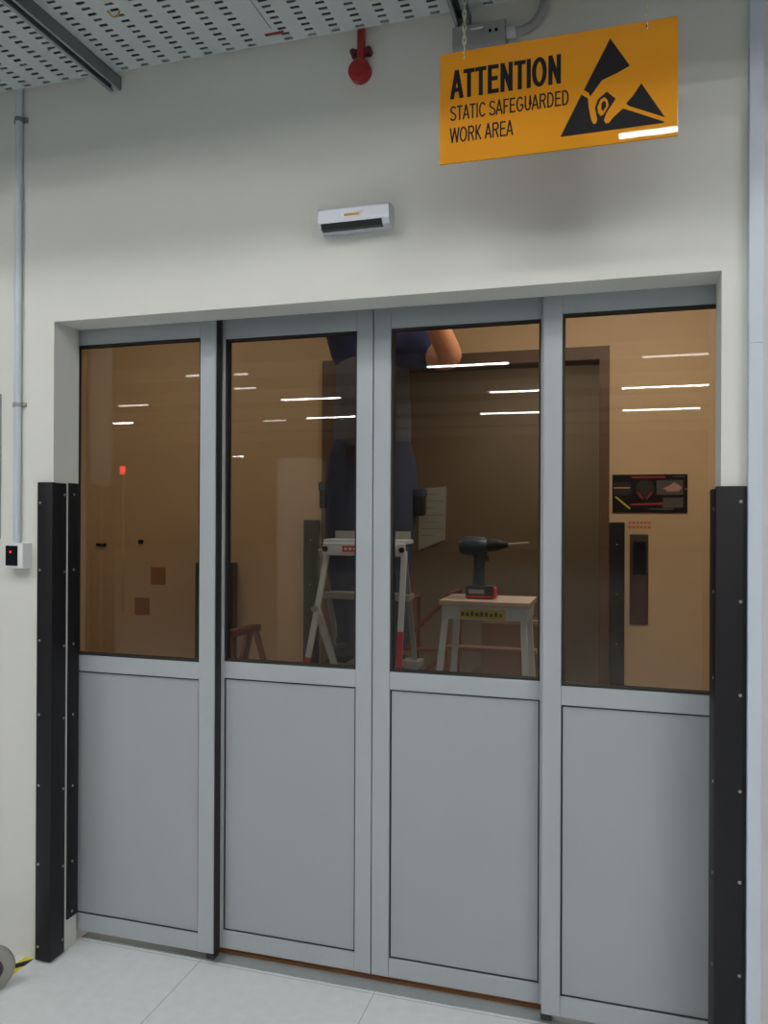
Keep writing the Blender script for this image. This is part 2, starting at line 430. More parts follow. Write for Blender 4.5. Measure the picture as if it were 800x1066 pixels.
for nm, xa, xb, first in (('tray_section', -3.2, -0.985, -1.0-0.0745*29+0.0), ('tray_section', -0.985, 1.7, -0.955)):
    xs = []; x = first
    while x < xb - 0.02:
        if x > xa + 0.016: xs.append(x)
        x += 0.0745
    bm = bmesh.new(); slotted(bm, xs, rows, xa, xb, TY0, TY1, TZ)
    o = obj(nm, bm, M['tray'], tray)
    so = o.modifiers.new('thick', 'SOLIDIFY'); so.thickness = 0.0016; so.offset = 1
bm = bmesh.new()
box(bm, -3.2, 1.7, TY0, TY0+.0016, TZ+.0016, TZ+.05)
obj('side_flange', bm, M['tray'], tray)
bm = bmesh.new(); box(bm, -3.2, 1.7, TY1-.0016, TY1, TZ+.0016, TZ+.012)
obj('side_flange', bm, M['tray'], tray)
obj('joint_seam', B(box, -0.9862, -0.984, TY0+.01, 2.13, TZ-.0012, TZ+.0004), M['dark_galv'], tray)
obj('joint_label', B(box, -1.015, -0.955, 2.148, 2.160, TZ-.0014, TZ-.0002), M['red_pipe'], tray)['label'] = 'thin red strip at the tray joint'
obj('snag', B(tube, curve_pts([(-1.395, 1.925, TZ-.001), (-1.385, 1.935, TZ-.012), (-1.372, 1.94, TZ-.010), (-1.362, 1.936, TZ-.001)]), 0.0025), M['amber'], tray, True)
cab = bmesh.new()
for k in range(17):
    y = TY0 + .0268 + k*0.0436
    tube(cab, [(-3.2, y, TZ+.0245), (-1.5, y+.001, TZ+.0245), (0, y-.002, TZ+.0245), (1.7, y, TZ+.0245)], 0.0222, 10)
co = obj('cables', cab, M['cable'])  # added unseen above the tray to stop light leaking through the slots
co['kind'] = 'stuff'; tag(co, 'dark cables added in the overhead tray to block light through its slots', 'cable')

def channel(label, x):
    t = thing('support_channel', label, 'support channel', (x, 2.2, 2.873), 'channels under the cable tray')
    z0, z1 = 2.8725, 2.9138; w = 0.0205
    bm = bmesh.new()
    box(bm, x-w, x-w+.0028, 1.40, YW-.001, z0, z1); box(bm, x+w-.0028, x+w, 1.40, YW-.001, z0, z1)
    box(bm, x-w+.0028, x+w-.0028, 1.40, YW-.001, z1-.0028, z1)
    obj('channel_body', bm, M['dark_galv'], t)
    bm = bmesh.new()
    box(bm, x-w+.0028, x-.011, 1.40, YW-.001, z0, z0+.006); obj('lip', bm, M['galv'], t)
    bm = bmesh.new()
    box(bm, x+.011, x+w-.0028, 1.40, YW-.001, z0, z0+.006); obj('lip', bm, M['galv'], t)
    return t
channel('dark steel channel under the tray, near the corner with the conduit', -1.583)
channel('dark steel channel under the tray, behind the sign chain', -0.432)

# ------------------------------------------------------------------ red pipe drop
t = thing('fire_pipe', 'short red pipe with a round end cap hanging against the wall below the tray', 'pipe', (-0.737, 2.21, 2.80))
obj('pipe', B(rod, (-0.737, 2.2195, 2.80), (-0.737, 2.2195, 3.25), 0.0118), M['red_pipe'], t, True)
bm = bmesh.new(); rod(bm, (-0.741, 2.209, 2.800), (-0.741, 2.2325, 2.800), 0.033, 0.033, 36)
ball(bm, (-0.741, 2.209, 2.800), 0.0328, (1, .22, 1)); rod(bm, (-0.741, 2.2005, 2.800), (-0.741, 2.209, 2.800), 0.021, 0.026, 32)
obj('end_cap', bm, M['red_pipe'], t, True)
bm = bmesh.new(); box(bm, -0.768, -0.706, 2.218, YW, 2.845, 2.868, .004)
rod(bm, (-0.761, 2.21, 2.857), (-0.761, 2.2335, 2.857), .009); rod(bm, (-0.713, 2.21, 2.857), (-0.713, 2.2335, 2.857), .009)
obj('pipe_clamp', bm, M['dark_red'], t, True)

# ------------------------------------------------------------------ hanging sign
YS = 1.98
sg = thing('warning_sign', 'orange hanging sign reading ATTENTION STATIC SAFEGUARDED WORK AREA', 'sign', (-0.16, YS, 2.39))
SX0, SX1, SZ0, SZ1 = -0.4465, 0.1245, 2.388, 2.669
obj('board', B(box, SX0, SX1, YS, YS+.005, SZ0, SZ1, .001), M['orange'], sg)
text_part('attention_lettering', 'ATTENTION', -0.4185, -0.1415, 2.5505, 2.6225, YS, M['ink'], sg, w=.079)
text_part('static_lettering', 'STATIC SAFEGUARDED', -0.4195, -0.1245, 2.4955, 2.5325, YS, M['ink'], sg, w=.056)
text_part('work_area_lettering', 'WORK AREA', -0.4195, -0.2595, 2.4395, 2.4775, YS, M['ink'], sg, w=.056)
POLY = {
 'apex': [(-0.0289, 2.6414), (0.0164, 2.5686), (-0.0112, 2.556), (-0.0479, 2.5434), (-0.0615, 2.5252), (-0.0752, 2.5082), (-0.078, 2.5175), (-0.0898, 2.5262)],
 'lower': [(-0.0957, 2.516), (-0.0799, 2.5048), (-0.0778, 2.4809), (-0.0722, 2.4517), (-0.0671, 2.4409), (-0.0612, 2.4413), (-0.0581, 2.4506), (-0.0503, 2.4528), (-0.0425, 2.4469), (-0.0386, 2.4383), (-0.0308, 2.4388), (-0.0231, 2.449), (-0.0031, 2.4656), (0.0026, 2.4684), (0.0936, 2.4251), (0.0937, 2.4219), (-0.1451, 2.4199)],
 'small': [(0.0425, 2.523), (0.0962, 2.4346), (0.0141, 2.4732), (0.0083, 2.48), (0.0255, 2.4983)],
 'curl': [(-0.0581, 2.4506), (-0.0637, 2.4789), (-0.0567, 2.499), (-0.0362, 2.5146), (-0.0156, 2.4943), (-0.0294, 2.4749), (-0.0371, 2.4631), (-0.0425, 2.4469), (-0.0503, 2.4467)],
 'fingers': [(-0.0558, 2.4657), (-0.0578, 2.4801), (-0.0505, 2.4965), (-0.0419, 2.5013), (-0.0349, 2.4943), (-0.0318, 2.4805), (-0.0379, 2.4692), (-0.0437, 2.46), (-0.0503, 2.4576)],
 'hole': [(-0.0488, 2.4748), (-0.0489, 2.487), (-0.0427, 2.4938), (-0.038, 2.4882), (-0.0372, 2.4792), (-0.0426, 2.4711), (-0.0457, 2.4683)]}
sy = obj('triangle_symbol', B(prism, POLY['apex'], YS-.0005, YS+.0003), M['ink'], sg)
for k in ('lower', 'small'): obj('symbol_piece', B(prism, POLY[k], YS-.0005, YS+.0003), M['ink'], sy)
obj('hand_line', B(prism, POLY['curl'], YS-.0008, YS+.0003), M['ink'], sy)
obj('finger', B(prism, POLY['fingers'], YS-.0011, YS+.0003), M['inkorange'], sy)
obj('finger_gap', B(prism, POLY['hole'], YS-.0014, YS+.0003), M['ink'], sy)
for x in (-0.384, 0.0555):
    bm = bmesh.new(); rod(bm, (x, YS-.0012, 2.657), (x, YS+.006, 2.657), 0.0032, seg=12); obj('eyelet', bm, M['ink'], sg)

def link_bm(flip):
    bm = bmesh.new(); a, b, r = 0.0042, 0.0085, 0.0016
    P = []
    for k in range(21):
        an = 2*math.pi*k/20
        x, z = a*math.cos(an), b*math.sin(an) + (0.003 if math.sin(an) > 0 else -0.003)
        P.append((x, 0, z) if not flip else (0, x, z))
    tube(bm, P, r, 8); return bm
def chain(label, x):
    t = thing('sign_chain', label, 'chain', (x, YS+.0025, 2.66), 'chains of the hanging sign')
    hk = bmesh.new(); tube(hk, curve_pts([(x, YS-.004, 2.663), (x+.001, YS-.005, 2.652), (x, YS+.002, 2.6495), (x, YS+.010, 2.655), (x, YS+.008, 2.676), (x, YS+.003, 2.689), (x+.004, YS+.003, 2.694)]), 0.0014, 8)
    obj('hook', hk, M['steel'], t, True)
    proto = {}
    z = 2.697; k = 0
    while z < 2.912:
        f = k % 2
        if f not in proto:
            o = obj('link', link_bm(f), M['steel'], t, True); o.location = Vector((x, YS+.003, z)) ; proto[f] = o
        else:
            c = proto[f].copy(); COL.objects.link(c); c.parent = t; c.matrix_parent_inverse = proto[f].matrix_parent_inverse.copy(); c.location = (x, YS+.003, z)
        z += 0.0168; k += 1
    return t
chain('silver chain holding the sign at its ATTENTION end', -0.384)
chain('silver chain holding the sign above its hand symbol', 0.0555)

# ------------------------------------------------------------------ junction box and flexible conduit
t = thing('junction_box', 'grey junction box on the wall partly hidden behind the orange sign', 'junction box', (-0.37, YW, 2.82))
obj('box_body', B(box, -0.460, -0.309, 2.196, YW, 2.806, 2.868, .003), M['greyplastic'], t, True)
obj('cover', B(box, -0.457, -0.312, 2.192, 2.197, 2.809, 2.865, .0015), M['greyplastic'], t)
for x, z in ((-.335, 2.838), (-.352, 2.838)):
    obj('knockout', B(rod, (x, 2.189, z), (x, 2.193, z), .0042), M['ink'], t)
obj('sticker', B(box, -.407, -.372, 2.1905, 2.1922, 2.848, 2.853), M['plastic'], t)['label'] = 'small white sticker'
t = thing('flexible_conduit', 'grey flexible conduit curving up the wall behind the sign', 'conduit', (-0.3, 2.215, 2.84))
obj('conduit_tube', B(tube, curve_pts([(-.285, 2.213, 2.836), (-.262, 2.213, 2.838), (-.238, 2.213, 2.848), (-.217, 2.213, 2.870), (-.207, 2.213, 2.905), (-.205, 2.218, 2.96), (-.205, 2.218, 3.2)]), 0.0122), M['greyplastic'], t, True)
obj('gland', B(rod, (-.309, 2.213, 2.836), (-.283, 2.213, 2.836), .0155), M['conduit'], t, True)

# ------------------------------------------------------------------ door sensor
t = thing('door_sensor', 'small silver motion sensor fixed to the wall above the doors', 'sensor', (-0.76, YW, 2.34))
def sensor(bm):
    prof = [(YW, 2.396), (2.187, 2.394), (2.180, 2.387), (2.180, 2.347), (2.188, 2.331), (YW, 2.329)]
    a = [bm.verts.new((-0.857, y, z)) for y, z in prof]; b = [bm.verts.new((-0.638, y, z)) for y, z in prof]
    bm.faces.new(a); bm.faces.new(b[::-1])
    for i in range(6): bm.faces.new((a[i], a[(i+1) % 6], b[(i+1) % 6], b[i]))
    bmesh.ops.bevel(bm, geom=bm.edges[:], offset=.003, segments=2, affect='EDGES', profile=.6)
obj('housing', B(sensor), M['silver'], t)
def lens(bm):
    prof = [(2.1792, 2.3465), (2.1868, 2.3300), (2.200, 2.3280), (2.1835, 2.3465)]
    a = [bm.verts.new((-0.846, y, z)) for y, z in prof]; b = [bm.verts.new((-0.660, y, z)) for y, z in prof]
    bm.faces.new(a); bm.faces.new(b[::-1])
    for i in range(4): bm.faces.new((a[i], a[(i+1) % 4], b[(i+1) % 4], b[i]))
obj('lens', B(lens), M['lens'], t)
lb = obj('label_plate', B(box, -0.782, -0.718, 2.1790, 2.1805, 2.3595, 2.3725, .0005), M['plastic'], t)
obj('print', B(box, -0.774, -0.727, 2.1785, 2.1791, 2.3625, 2.3695), M['amber'], lb)

# ------------------------------------------------------------------ left conduit, card reader, notice panel
t = thing('wall_conduit', 'thin vertical grey conduit running down the wall to the card reader', 'conduit', (-1.953, 2.222, 1.40))
obj('pipe', B(rod, (-1.953, 2.2205, 1.385), (-1.953, 2.2205, 3.4), .0118), M['conduit'], t, True)
def clamp(z):
    bm = bmesh.new(); box(bm, -1.978, -1.926, 2.224, YW, z-.008, z+.008, .002)
    rod(bm, (-1.953, 2.2205, z-.007), (-1.953, 2.2205, z+.007), .0148)
    rod(bm, (-1.934, 2.2225, z), (-1.934, 2.226, z), .004)
    return bm
obj('saddle_clamp', clamp(2.823), M['dark_galv'], t, True); obj('saddle_clamp', clamp(1.862), M['screw'], t, True)
t = thing('card_reader', 'white card reader with a black face and red light on the wall', 'card reader', (-1.98, YW, 1.31))
obj('housing', B(box, -1.979, -1.9015, 2.190, YW, 1.3115, 1.397, .006), M['plastic'], t, True)
obj('reader_face', B(box, -1.970, -1.923, 2.187, 2.191, 1.321, 1.388, .0015), M['face'], t)
obj('indicator_light', B(rod, (-1.949, 2.1855, 1.367), (-1.949, 2.188, 1.367), .0035), M['led'], t)
t = thing('notice_board', 'edge of a pale wall panel beside the vertical conduit', 'wall panel', (-2.15, YW, 1.41))
obj('backing', B(box, -2.32, -2.030, 2.222, YW, 1.408, 1.903, .002), M['greyplastic'], t)
obj('facing', B(box, -2.315, -2.034, 2.219, 2.2225, 1.413, 1.898, .001), M['plastic'], t)

# right-hand trunking
t = thing('cable_trunking', 'pale vertical metal trunking beside the black corner guard', 'trunking', (0.33, YW, 0))
obj('trunking_body', B(box, 0.310, 0.3415, 2.206, YW, 0.0, 4.2, .002), M['trunk'], t)
for za, zb in ((0.0, 1.936), (1.938, 4.2)): obj('lid', B(box, 0.3105, 0.343, 2.203, 2.2065, za, zb, .001), M['trunk'], t)

# ------------------------------------------------------------------ hazard tape and wheel
t = thing('hazard_tape', 'yellow and black striped tape on the floor beside the black corner guard', 'floor tape', (-1.90, 1.9, 0.0))
obj('tape_base', B(box, -1.922, -1.884, 0.9, 2.231, 0.0, .0008), M['yellow'], t)
y = 1.072
while y < 2.25:
    q = [(-1.922, y-.03), (-1.884, y+.015), (-1.884, y+.06), (-1.922, y+.015)]
    bm = bmesh.new(); bm.faces.new([bm.verts.new((a, min(b, 2.231), .0011)) for a, b in q])
    obj('black_stripe', bm, M['ink'], t); y += 0.1
t = thing('trolley_wheel', 'grey rubber wheel standing on the hazard tape beside the wall', 'wheel', (-1.884, 2.037, 0.0012))
def wheel(bm, R, r, w, c, ax):
    # lathe profile round the axis
    prof = [(r, -w*.5), (R*.86, -w*.5), (R*.96, -w*.36), (R, 0), (R*.96, w*.36), (R*.86, w*.5), (r, w*.5)]
    n = 36; ax = Vector(ax).normalized(); u = Vector((0, 0, 1)); v = ax.cross(u)
    rings = [[bm.verts.new(Vector(c) + ax*h + p*(math.cos(2*math.pi*k/n)*u + math.sin(2*math.pi*k/n)*v)) for k in range(n)] for p, h in prof]
    for A, Bq in zip(rings, rings[1:] + rings[:1]):
        for k in range(n): bm.faces.new((A[k], A[(k+1) % n], Bq[(k+1) % n], Bq[k]))
WC = (-1.884, 2.037, 0.0735); WA = (0.66, -0.75, 0)
obj('tyre', B(wheel, .072, .038, .032, WC, WA), M['wheel'], t, True)
def hub(bm):
    a = Vector(WC); d = Vector(WA).normalized()
    rod(bm, a - d*.012, a + d*.012, .039, seg=32); rod(bm, a - d*.02, a + d*.02, .012)
obj('hub', B(hub), M['cab'], t, True)

# ------------------------------------------------------------------ suspended lamps of the hall, some added as fill
def lamp(x0, x1, y, label, z=3.9, group='suspended tube lights of the hall', hw=.045, m='tubelight'):
    t = thing('tube_light', label, 'ceiling light', ((x0+x1)/2, y, z), group)
    obj('housing', B(box, x0, x1, y-hw-.005, y+hw+.005, z+.018, z+.085, .006), M['plastic'], t)
    obj('diffuser', B(box, x0+.01, x1-.01, y-hw, y+hw, z-.002, z+.018, .004), M[m], t)
    for x in (x0+.2, x1-.2):
        obj('hanger', B(rod, (x, y, z+.085), (x, y, HZ), .004, seg=8), M['galv'], t)
M['sidefill'] = emit('side_fill_diffuser', (1.0, 0.99, 0.965, 1), 34.0)  # for fill lamps added out of view at the far sides
M['abovelight'] = emit('overhead_lamp_diffuser', (1.0, 0.99, 0.965, 1), 29.0)
M['rowfill'] = emit('row_fill_diffuser', (1.0, 0.99, 0.965, 1), 16.0)  # for fill lamps added behind the viewer, softening the wall shadows
M['barlight'] = emit('bar_lamp_diffuser', (1.0, 0.99, 0.965, 1), 75.0)
lamp(-2.35, -1.0, 0.17, 'wide white tube light hung above the viewer, on the card reader side', hw=.15, m='abovelight')
lamp(0.75, 2.0, 0.17, 'wide tube light added above the viewer to soften the sign shadow, on the trunking side', hw=.13, m='abovelight')  # second overhead lamp, added so the sign casts a weaker shadow
lamp(-0.03, 1.47, -1.32, 'white tube light mirrored as a white bar on the sign edge', hw=.020, m='barlight')
lamp(-1.9, -0.5, -1.9, 'wide fill light added behind the viewer', hw=.12, m='rowfill')
lamp(-3.8, -2.4, -1.9, 'wide fill light added behind the viewer, farther along toward the card reader', hw=.12, m='rowfill')
lamp(2.2, 3.6, -1.9, 'wide fill light added behind the viewer, farther along past the trunking', hw=.12, m='rowfill')
lamp(1.9, 3.4, -0.6, 'wide fill light added above the floor past the trunking', hw=.15, m='sidefill')
lamp(-4.4, -2.9, -0.9, 'wide fill light added over the floor past the card reader', hw=.15, m='sidefill')
M['faintlight'] = emit('worn_lamp_diffuser', (1.0, 0.96, 0.9, 1), 9.0)
FAINT = ((-7.36, -7.66), (.30, -8.0), (-7.35, -9.1), (-10.9, -10.77), (-9.0, -14.2))
for x0, x1, y in ((-7.36, -6.2, -7.66), (-3.07, -1.72, -7.85), (.30, 1.62, -8.0), (-7.35, -6.75, -9.1),
                  (-10.9, -10.15, -10.77), (-6.95, -5.6, -10.75), (-2.5, -1.1, -10.83), (0.0, 1.6, -11.06),
                  (-13.2, -12.6, -13.8), (-9.0, -8.35, -14.2), (-7.65, -6.3, -13.9), (-3.25, -1.8, -14.15), (.02, 1.71, -14.44),
                  (-16.15, -15.4, -25.9)):
    lamp(x0, x1, y, 'white suspended tube light mirrored as a thin bright streak in the door glass', hw=.035, m='faintlight' if (x0, y) in FAINT else 'tubelight')

lamp(3.2, 4.6, -4.4, 'white tube light hung in the hall past the pale trunking', hw=.06)
# a few hall furnishings that show only as reflections
t = thing('locker', 'pale metal locker mirrored in the glass beside the ladder', 'locker', (-2.95, -2.2, 0))
obj('locker_body', B(box, -3.14, -2.80, -2.5, -2.1, 0.0, 2.02, .006), M['locker'], t)
obj('locker_door', B(box, -3.12, -2.82, -2.1, -2.085, 0.05, 1.99, .003), M['locker'], t)
obj('locker_handle', B(box, -2.87, -2.85, -2.085, -2.07, 1.0, 1.15, .003), M['cab'], t)
t = thing('red_lamp', 'small red indicator lamp mirrored in the glass beside the black guards', 'lamp', (-7.21, -5.6, 2.1))
obj('lamp_lens', B(box, -7.25, -7.17, -5.62, -5.58, 2.08, 2.20, .01), M['redlamp'], t)
obj('post', B(rod, (-7.21, -5.62, 0), (-7.21, -5.62, 2.09), .02), M['galv'], t)

# ------------------------------------------------------------------ lobby things
def lobby_guard(label, x0, x1):
    t = thing('jamb_guard', label, 'wall guard', ((x0+x1)/2, YI-.03, 0), 'black guards of the inner doorway')
    obj('guard_plate', B(box, x0, x1, YI-.036, YI-.0215 if x1 > DX0-.03 and x0 < DX1 else YI, 0.004, 1.462, .004), M['black'], t)
    s = None
    for k in range(6):
        z = .1 + .25*k
        if s is None: s = obj('screw', screw_bm(((x0+x1)/2, YI-.036, z), (0, -1, 0)), M['screw'], t)
        else: dup_child(s, t, (0, 0, z-.1))
lobby_guard('black guard strip on the inner doorway edge behind the ladder', -1.712, -1.628)
lobby_guard('black guard strip on the inner doorway edge beside the slotted wall plate', -0.055, 0.018)

t = thing('poster', 'dark printed poster with red and yellow marks on the tan wall', 'poster', (0.13, YI, 1.5))
obj('sheet', B(box, -.042, .3145, YI-.006, YI, 1.510, 1.702), M['ink'], t)
pm = {'f': mat('faded_red_print', rgb(176, 112, 86), .6), 'r': mat('poster_red', rgb(150, 40, 46), .6), 'w': mat('poster_pale', rgb(176, 140, 128), .6), 'g': mat('poster_grey', rgb(78, 76, 76), .6), 'y': mat('poster_yellow', rgb(196, 172, 40), .6), 'd': mat('poster_dark', rgb(34, 30, 28), .6), 'o': mat('poster_orange', rgb(216, 84, 46), .6)}
yp = YI - .006
def pp(nm, pts, c, k=1): obj(nm, B(prism, pts, yp-.0008*k, yp+.0002), pm[c], t)
pp('title_bar', [(.05, 1.683), (.21, 1.683), (.21, 1.693), (.05, 1.693)], 'r')
pp('corner_mark', [(.245, 1.688), (.305, 1.688), (.305, 1.694), (.245, 1.694)], 'g')
pp('photo_block', [(-.035, 1.60), (.05, 1.60), (.05, 1.665), (-.035, 1.665)], 'd')
pp('pale_line', [(-.035, 1.632), (.045, 1.632), (.045, 1.639), (-.035, 1.639)], 'w', 2)
pp('grey_panel', [(.17, 1.60), (.295, 1.60), (.295, 1.672), (.17, 1.672)], 'g')
pp('pale_figure', [(.20, 1.632), (.235, 1.648), (.25, 1.662), (.27, 1.652), (.29, 1.636), (.275, 1.618), (.225, 1.616)], 'w', 2)
pp('orange_mark', [(.296, 1.628), (.3125, 1.632), (.3125, 1.624)], 'o', 2)
pp('dark_disc', [(.115+.045*math.cos(a*math.pi/10), 1.628+.048*math.sin(a*math.pi/10)) for a in range(20)], 'd', 3)
pp('red_stroke', [(.075, 1.612), (.085, 1.614), (.107, 1.578), (.099, 1.577)], 'r', 4)
pp('red_stroke', [(.150, 1.612), (.142, 1.614), (.118, 1.578), (.126, 1.577)], 'r', 4)
pp('red_caption', [(.045, 1.546), (.20, 1.550), (.20, 1.562), (.045, 1.556)], 'r')
pp('yellow_bar', [(-.03, 1.588), (-.024, 1.594), (.047, 1.534), (.041, 1.526)], 'y', 2)
pp('pale_line', [(.13, 1.526), (.25, 1.526), (.25, 1.532), (.13, 1.532)], 'g')
pp('grey_panel', [(.20, 1.536), (.295, 1.536), (.295, 1.585), (.20, 1.585)], 'g')

t = thing('notice_sticker', 'small sticker with two lines of faint red print under the poster', 'sticker', (.09, YI, 1.42))
obj('sticker_sheet', B(box, .030, .150, YI-.001, YI, 1.421, 1.472), M['tan2'], t)
for z in (1.453, 1.431):
    for k in range(6):
        x = .036 + .0185*k
        obj('print_block', B(box, x, x+.0145, YI-.0016, YI-.0009, z, z+.013), pm['f'], t)
t = thing('slot_plate', 'tall dark metal plate with a black upper slot on the tan wall', 'wall plate', (.088, YI, .95))
obj('plate', B(box, .043, .132, YI-.01, YI, .951, 1.402, .003), mat('bronze_plate', rgb(74, 54, 42), .4, metal=.3), t)
obj('slot', B(box, .059, .120, YI-.013, YI-.009, 1.200, 1.366, .002), M['face'], t)
obj('slot_cap', B(box, .048, .127, YI-.012, YI-.009, 1.374, 1.397, .001), M['cab'], t)

for nm, lb, x0, x1, z0, z1 in (('wall_latch', 'small black latch on the tan wall, the wider one near the guards', -3.095, -3.028, 1.292, 1.310), ('keyhole_plate', 'tiny black keyhole plate on the tan wall, right of the latch', -2.797, -2.768, 1.312, 1.334)):
    t = thing(nm, lb, 'latch', ((x0+x1)/2, YI, z0))
    obj('latch_plate', B(box, x0, x1, YI-.014, YI, z0, z1, .003), M['ink'], t)
    obj('latch_pin', B(rod, ((x0+x1)/2, YI-.022, (z0+z1)/2), ((x0+x1)/2, YI-.013, (z0+z1)/2), .005), M['ink'], t)
for lb, x, z in (('brown paper square on the tan wall above another, near the dark cabinet', -2.665, 1.117), ('brown paper square on the tan wall, the lower one', -2.775, .93)):
    o = obj('paper_square', B(box, x-.05, x+.05, YI-.002, YI, z-.05, z+.055), mat('brown_paper', rgb(150, 104, 60), .7)); tag(o, lb, 'paper')

t = thing('cabinet', 'shallow dark grey cabinet standing against the tan wall beside the sawhorse', 'cabinet', (-2.24, 4.14, 0))
obj('body', B(box, -2.350, -2.138, 4.085, 4.195, 0.0, 1.212, .005), M['cab'], t)
obj('door', B(box, -2.342, -2.146, 4.072, 4.086, 0.06, 1.19, .003), M['cab'], t)
t = thing('sawhorse', 'wooden sawhorse with a red-brown top bar in front of the dark cabinet', 'sawhorse', (-1.85, 3.8, 0))
obj('top_bar', B(beam, (-1.875, 3.52, .898), (-1.840, 3.84, .898), .05, .035, .004), M['rust'], t)
for nm, a, b, w in (('leg', (-1.89, 3.56, .89), (-2.12, 3.52, 0), .07), ('leg', (-1.865, 3.56, .89), (-1.765, 3.48, 0), .04),
                    ('leg', (-1.865, 3.80, .89), (-2.08, 3.86, 0), .045), ('leg', (-1.830, 3.80, .89), (-1.60, 3.86, 0), .045)):
    obj(nm, B(beam, a, b, w, .025, .003), M['tan2'] if w > .06 else M['brownwood'], t)
obj('cross_bar', B(beam, (-2.01, 3.545, .42), (-1.82, 3.525, .42), .03, .02), M['brownwood'], t)

# ------------------------------------------------------------------ stepladder
t = thing('stepladder', 'white aluminium stepladder with red feet behind the door glass', 'ladder', (-1.05, 3.3, 0))
def stile(a, b, zr, w=.023, d=.020):
    a, b = Vector(a), Vector(b); f = (zr - a.z)/(b.z - a.z); m = a.lerp(b, f)
    o = obj('leg', B(beam, a, m, w, d, .003), M['ladder'], t)
    obj('red_sleeve', B(beam, m, b, w+.001, d+.001, .003), M['red'], o)
    obj('foot', B(beam, b - Vector((0, 0, -.03)), b, w+.012, d+.012, .003), M['ink'], o)
stile((-1.183, 3.15, 1.345), (-1.405, 3.05, 0.002), .895)
stile((-0.850, 3.15, 1.345), (-0.885, 3.05, 0.002), 1.02)
def rear(a, b):
    o = obj('rear_leg', B(beam, a, b, .022, .018, .003), M['ladder_grey'], t)
    obj('foot', B(beam, Vector(b) + Vector((0, 0, .03)), b, .04, .034, .003), M['ink'], o)
rear((-1.235, 3.20, 1.345), (-1.29, 3.98, 0.002)); rear((-0.865, 3.20, 1.345), (-0.935, 3.98, 0.002))
br = obj('brace', B(beam, (-1.226, 3.135, 1.10), (-1.20, 3.55, .50), .028, .020, .003), M['ladder'], t)
obj('pivot', B(rod, (-1.228, 3.105, 1.10), (-1.228, 3.16, 1.10), .014), M['ladder_grey'], t)
for z in (.28, .56, .84, 1.155):
    y = 3.20 + (1.345 - z)/1.345*.78
    obj('step', B(box, -1.255, -.86, y-.045, y+.045, z-.028, z, .003), M['ladder_grey'], t)
    if z < 1.0 and z > .3:
        pass
tp = obj('top_platform', B(box, -1.195, -.838, 3.125, 3.25, 1.375, 1.392, .003), M['ladder'], t)
obj('front_plate', B(box, -1.195, -.838, 3.118, 3.128, 1.325, 1.378, .003), M['ladder'], tp)
obj('rear_hoop', B(box, -1.185, -.848, 3.24, 3.25, 1.39, 1.425, .003), M['ladder_grey'], tp)
lp = obj('label_plate', B(box, -1.108, -1.00, 3.1165, 3.1185, 1.341, 1.366), M['red'], tp)
for k in range(5): obj('print_mark', B(box, -1.10+.02*k, -1.087+.02*k, 3.1157, 3.1167, 1.348, 1.359), M['plastic'], lp)
for x in (-1.183, -.852): obj('bolt', B(rod, (x, 3.108, 1.352), (x, 3.12, 1.352), .011), M['ink'], tp)

# ------------------------------------------------------------------ step stool with drill
t = thing('step_stool', 'white aluminium step stool with a wooden top carrying the drill', 'step stool', (-.5, 3.1, 0))
obj('top_board', B(box, -.668, -.322, 2.985, 3.24, 1.150, 1.170, .003), mat('worn_wood', rgb(186, 168, 150), .5, var=.1, scale=14), t)
ap = obj('apron', B(box, -.660, -.332, 3.0, 3.225, 1.098, 1.150, .003), M['ladder'], t)
pl = obj('label_plate', B(box, -.590, -.415, 2.997, 3.0005, 1.102, 1.138), mat('label_yellow', rgb(196, 186, 40), .5), ap)
for k in range(9):
    h = .012 + .010*random.random()
    obj('print_mark', B(box, -.583+.0182*k, -.572+.0182*k, 2.9962, 2.9972, 1.112, 1.112+h), M['ink'], pl)
for a, b in (((-.647, 3.015, 1.11), (-.752, 2.93, .002)), ((-.350, 3.015, 1.11), (-.292, 2.93, .002)), ((-.640, 3.215, 1.11), (-.735, 3.34, .002)), ((-.352, 3.215, 1.11), (-.30, 3.34, .002))):
    o = obj('leg', B(beam, a, b, .024, .018, .003), M['ladder'], t)
    obj('foot', B(beam, Vector(b)+Vector((0, 0, .035)), b, .04, .034, .003), M['ink'], o)
obj('step', B(box, -.695, -.325, 3.235, 3.30, .935, .952, .002), M['brownwood'], t)
obj('step', B(box, -.715, -.315, 2.945, 3.05, .50, .522, .002), M['ladder'], t)

t = thing('cordless_drill', 'dark cordless drill with a long bit standing on the step stool', 'drill', (-.52, 3.08, 1.17))
yd = 3.09
bt = obj('battery', B(box, -.578, -.470, yd-.035, yd+.035, 1.171, 1.222, .007), M['drilldark'], t, True)
obj('battery_clip', B(box, -.476, -.463, yd-.03, yd+.03, 1.176, 1.216, .004), M['red'], bt)
obj('battery_stripe', B(box, -.572, -.474, yd-.0362, yd-.034, 1.176, 1.184), M['red'], bt)
obj('battery_badge', B(box, -.565, -.505, yd-.0365, yd-.034, 1.192, 1.208), M['greyplastic'], bt)
def grip(bm):
    sec = [(1.220, -.528, .030, .028), (1.245, -.531, .024, .024), (1.285, -.530, .0225, .022), (1.325, -.528, .024, .022), (1.350, -.528, .030, .025)]
    rings = []
    for z, x, a, b in sec:
        rings.append([bm.verts.new((x + a*math.cos(2*math.pi*k/20), yd + b*math.sin(2*math.pi*k/20), z)) for k in range(20)])
    for A, Bq in zip(rings, rings[1:]):
        for k in range(20): bm.faces.new((A[k], A[(k+1) % 20], Bq[(k+1) % 20], Bq[k]))
    bm.faces.new(rings[0][::-1]); bm.faces.new(rings[-1])
obj('grip', B(grip), M['drill'], t, True)
